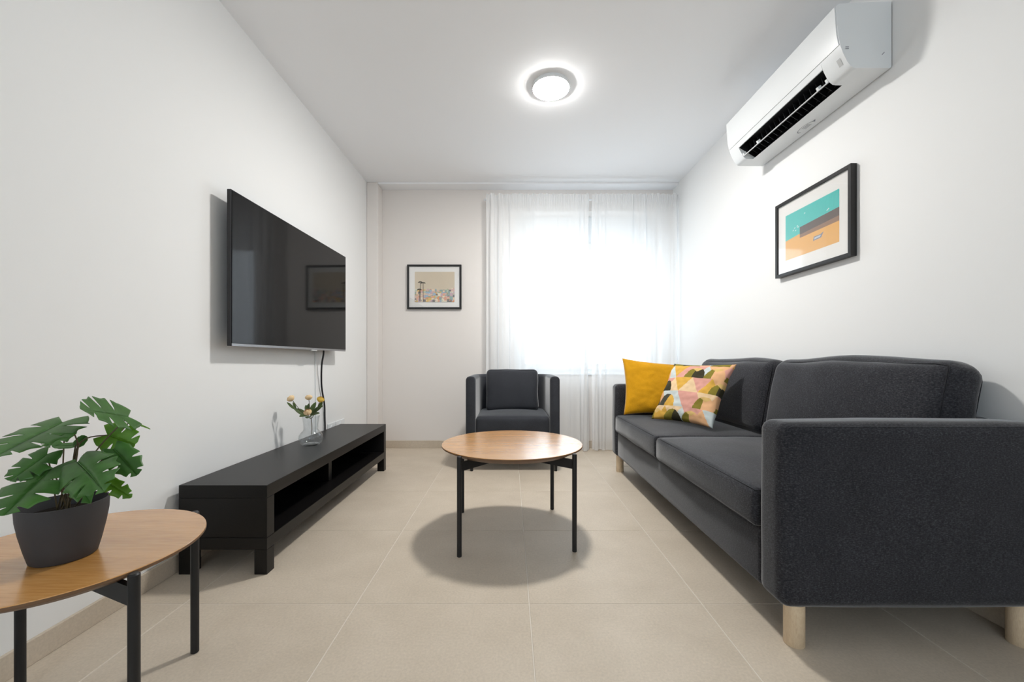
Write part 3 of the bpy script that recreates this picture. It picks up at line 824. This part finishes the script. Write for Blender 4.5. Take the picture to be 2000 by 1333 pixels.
# ------------------------------------------------------------------ curtains
YC, ZT = 3.745, 2.382
rod = thing('curtain_rod', (.66, YC, 2.352), 'thin white curtain rod above the window, carrying the sheer curtains', 'curtain rod')
MB().tube([(-.232, YC+.048, 2.352), (XR-.004, YC+.048, 2.352)], .008, 14).build('pole', M_WHITEPLASTIC, rod, smooth=40)
MB().lathe((-.239, YC+.048, 2.352), [(.0005, -.012), (.009, -.009), (.0125, 0), (.009, .009), (.0005, .012)], 16).build('finial', M_WHITEPLASTIC, rod, smooth=60)
for x in (-.205, .735, 1.535):
    MB().box(x-.008, x+.008, YC+.056, D2, 2.344, 2.360).build('bracket', M_WHITEPLASTIC, rod)
def curtain(x0, x1, dense, seed, label, zbot):
    rnd = random.Random(seed); nx, nz = 420, 40
    # fold phase runs faster where the cloth is bunched
    ph = [0.0]; am = []
    for i in range(nx+1):
        s = i/nx; dn = 0
        for (c, wd, k) in dense: dn = max(dn, k*math.exp(-((s-c)/wd)**2))
        am.append(dn)
        ph.append(ph[-1]+(10+78*dn)/nx)
    amp_r = [rnd.uniform(.6, 1.3) for _ in range(80)]
    vs = []; fs = []
    for j in range(nz+1):
        z = ZT+(zbot-ZT)*j/nz; t = j/nz
        for i in range(nx+1):
            s = i/nx; x = x0+(x1-x0)*s
            p = ph[i]*1.0; a = (.012+.022*am[i])*amp_r[int(p/PI) % 80]
            g_ = min(1, max(.45, t*4+.35))
            y = a*g_*math.sin(p+.25*math.sin(t*3+p*.3))+.006*noise.noise(Vector((s*5, t*4, seed)))
            if ZT-z < .075:          # gathered heading on the rod
                y = y*.8+.005*math.sin(i*.45+seed)+.003*math.sin(i*1.1)
            dx = .006*math.sin(p*.7+t*4+seed)*t-am[i]*.011*math.sin(2*p)*g_*amp_r[int(p/PI) % 80]
            vs.append((min(x+dx, XR-.006), YC+y-.012*(1 if ZT-z < .075 else .4), z+(.006*math.sin(i*.23+seed)+.003*math.sin(i*.9) if j == 0 else 0)))
    for j in range(nz):
        for i in range(nx): fs.append((j*(nx+1)+i, j*(nx+1)+i+1, (j+1)*(nx+1)+i+1, (j+1)*(nx+1)+i))
    o = MB().add(vs, fs).build('sheer_curtain', M_CURTAIN, loc=((x0+x1)/2, YC, zbot), smooth=180, fix=False)
    tag(o, label, 'curtain', 'sheer curtains')
    hv, hf = [], []
    for j in range(4):
        for i in range(0, nx+1, 2):
            v = Vector(vs[min(j, 1)*(nx+1)+i]); hv.append((v.x, v.y+.004+.002*math.sin(i*.6), ZT-.004-.024*j))
    m_ = nx//2+1
    for j in range(3):
        for i in range(m_-1): hf.append((j*m_+i, j*m_+i+1, (j+1)*m_+i+1, (j+1)*m_+i))
    MB().add(hv, hf).build('heading_tape', M_CURTAIN, o, smooth=180, fix=False)
    return o
curtain(-.226, .733, [(0.08, .12, 1.0), (.22, .03, .6), (.38, .05, .35), (.46, .03, .35), (.95, .09, 1.0), (.80, .03, .4)], 1, 'sheer white curtain panel on the left, behind the armchair', .006)
curtain(.752, XR-.008, [(.06, .13, 1.0), (.50, .04, .6), (.62, .05, .7), (.76, .04, .4), (1, .10, .9)], 4, 'sheer white curtain panel on the right, behind the sofa end', .010)

# ------------------------------------------------------------------ potted plant
PX, PY, PZ = -.991, .896, .411
plant = thing('potted_plant', (PX, PY, PZ), 'green monstera plant in a dark grey pot on the side table', 'potted plant')
op = [(.0005, 0), (.050, 0), (.0535, .003), (.060, .030), (.067, .065), (.0715, .095), (.0725, .115), (.0722, .122)]
ip = [(.0695, .122), (.0695, .112), (.066, .085), (.0005, .083)]
MB().lathe((PX, PY, PZ), op+ip, 56).build('pot', M_POT, plant, smooth=45)
MB().lathe((PX, PY, PZ), [(.0675, .097), (.05, .101), (.02, .105), (.0005, .106)], 30).build('soil', M_SOIL, plant, smooth=180)
def monstera(b0, t0, nrm, wid, m_, lobes=5, droop=.0, curl=.25, seed=0, cut=.5):
    b0, t0, nrm = Vector(b0), Vector(t0), Vector(nrm).normalized(); e = t0-b0; L = e.length; e.normalize()
    s_ = e.cross(nrm).normalized(); up = s_.cross(e).normalized()
    N, K = 64, 6; mb = MB(); rr = random.Random(seed)
    off = [rr.uniform(0, .5), rr.uniform(0, .5)]
    for si, sg in enumerate((-1, 1)):
        vs = []; fs = []
        for i in range(N+1):
            t = i/N
            ww = wid*(math.sin(PI*min(1, .22+t*.78))**.75) if t < .999 else .0008
            fr = (t*lobes+off[si]) % 1.0
            if .16 < t < .93:
                d_ = abs(fr-.5)
                if d_ < .10: ww *= 1-min(.80, cut*1.3)*(1-d_/.10)**.35
                else: ww *= 1.02+.06*math.cos((d_-.10)/.40*PI)
            an = math.radians(-48+100*t**.75)
            for k in range(K+1):
                q = k/K*ww
                p = b0+e*(t*L)+s_*(sg*q*math.cos(an))+e*(q*math.sin(an))
                p += up*(q*.22-curl*q*q/wid)-Vector((0, 0, 1))*droop*L*(t*t)
                vs.append(p)
        for i in range(N):
            for k in range(K): fs.append((i*(K+1)+k, i*(K+1)+k+1, (i+1)*(K+1)+k+1, (i+1)*(K+1)+k))
        mb.add(vs, fs)
    o = mb.build('leaf', m_, plant, smooth=180, fix=False)
    so = o.modifiers.new('thickness', 'SOLIDIFY'); so.thickness = .0007
    MB().tube([b0+e*(L*k/6)+up*.0007-Vector((0, 0, 1))*droop*L*((k/6)**2) for k in range(7)], [.0011-.00013*k for k in range(7)], 5).build('midrib', m_, o, smooth=60)
    return b0
dk, lt = M_LEAF, M_LEAFLIGHT
leaves = [  # base px, depth, tip px, depth, normal, half width, mat, lobes, droop, curl, cut, stem
 ((250, 815), .93, (158, 800), .80, (.75, -.1, .65), .044, dk, 4, .0, .15, .6),
 ((254, 823), .95, (293, 838), .99, (.2, -.3, 1), .010, lt, 2, .02, .2, .1),
 ((122, 826), .86, (-14, 893), .72, (.15, -.65, 1), .056, dk, 5, .02, .25, .55),
 ((126, 848), .93, (92, 872), .90, (.2, -.6, .9), .024, dk, 3, .02, .2, .4),
 ((153, 903), .84, (204, 951), .76, (.05, -.75, .8), .045, dk, 4, .06, .35, .5),
 ((138, 930), .85, (178, 978), .81, (.2, -.8, .4), .022, dk, 3, .05, .3, .5),
 ((210, 850), .92, (264, 868), .93, (.1, -.95, .5), .034, lt, 3, .0, .2, .5),
 ((223, 878), .90, (268, 927), .89, (.35, -.75, .6), .028, dk, 3, .02, .3, .4),
 ((208, 942), .91, (257, 972), .92, (.1, -.85, .5), .017, lt, 3, .0, .2, .45),
 ((152, 869), .90, (167, 852), .91, (.2, -.9, .3), .011, dk, 2, .0, .2, .0),
 ((150, 870), .91, (102, 873), .90, (.0, -.5, .9), .011, dk, 2, .0, .2, .0),
 ((100, 917), .84, (10, 1003), .735, (.25, -.8, .55), .052, dk, 4, .03, .3, .55),
 ((92, 888), .85, (22, 938), .80, (.1, -.8, .6), .034, dk, 4, .02, .3, .5),
 ((118, 912), .87, (108, 926), .85, (.1, -.9, .5), .012, lt, 2, .0, .2, .0),
]
base_pt = Vector((PX+.004, PY+.0, PZ+.100))
forks = {0: (185, 885), 6: (152, 872), 2: (152, 872), 9: (152, 878), 10: (146, 880)}
for k, (bp, bd, tp, td, nr_, wd, m_, lo, dr, cu_, ct) in enumerate(leaves):
    B = P(bp[0], bp[1], bd); Tt = P(tp[0], tp[1], td)
    monstera(B, Tt, nr_, wd, m_, lo, dr, cu_, k, ct)
    st = base_pt+Vector((random.uniform(-.012, .012), random.uniform(-.012, .012), 0))
    mid = P(*forks[k], .895) if k in forks else (st+B)/2+Vector((0, .0, .012))
    MB().tube(smoothpath([st, mid, B], 7), [.0014]*14+[.0010], 6).build('stem', M_STEM, plant, smooth=60)
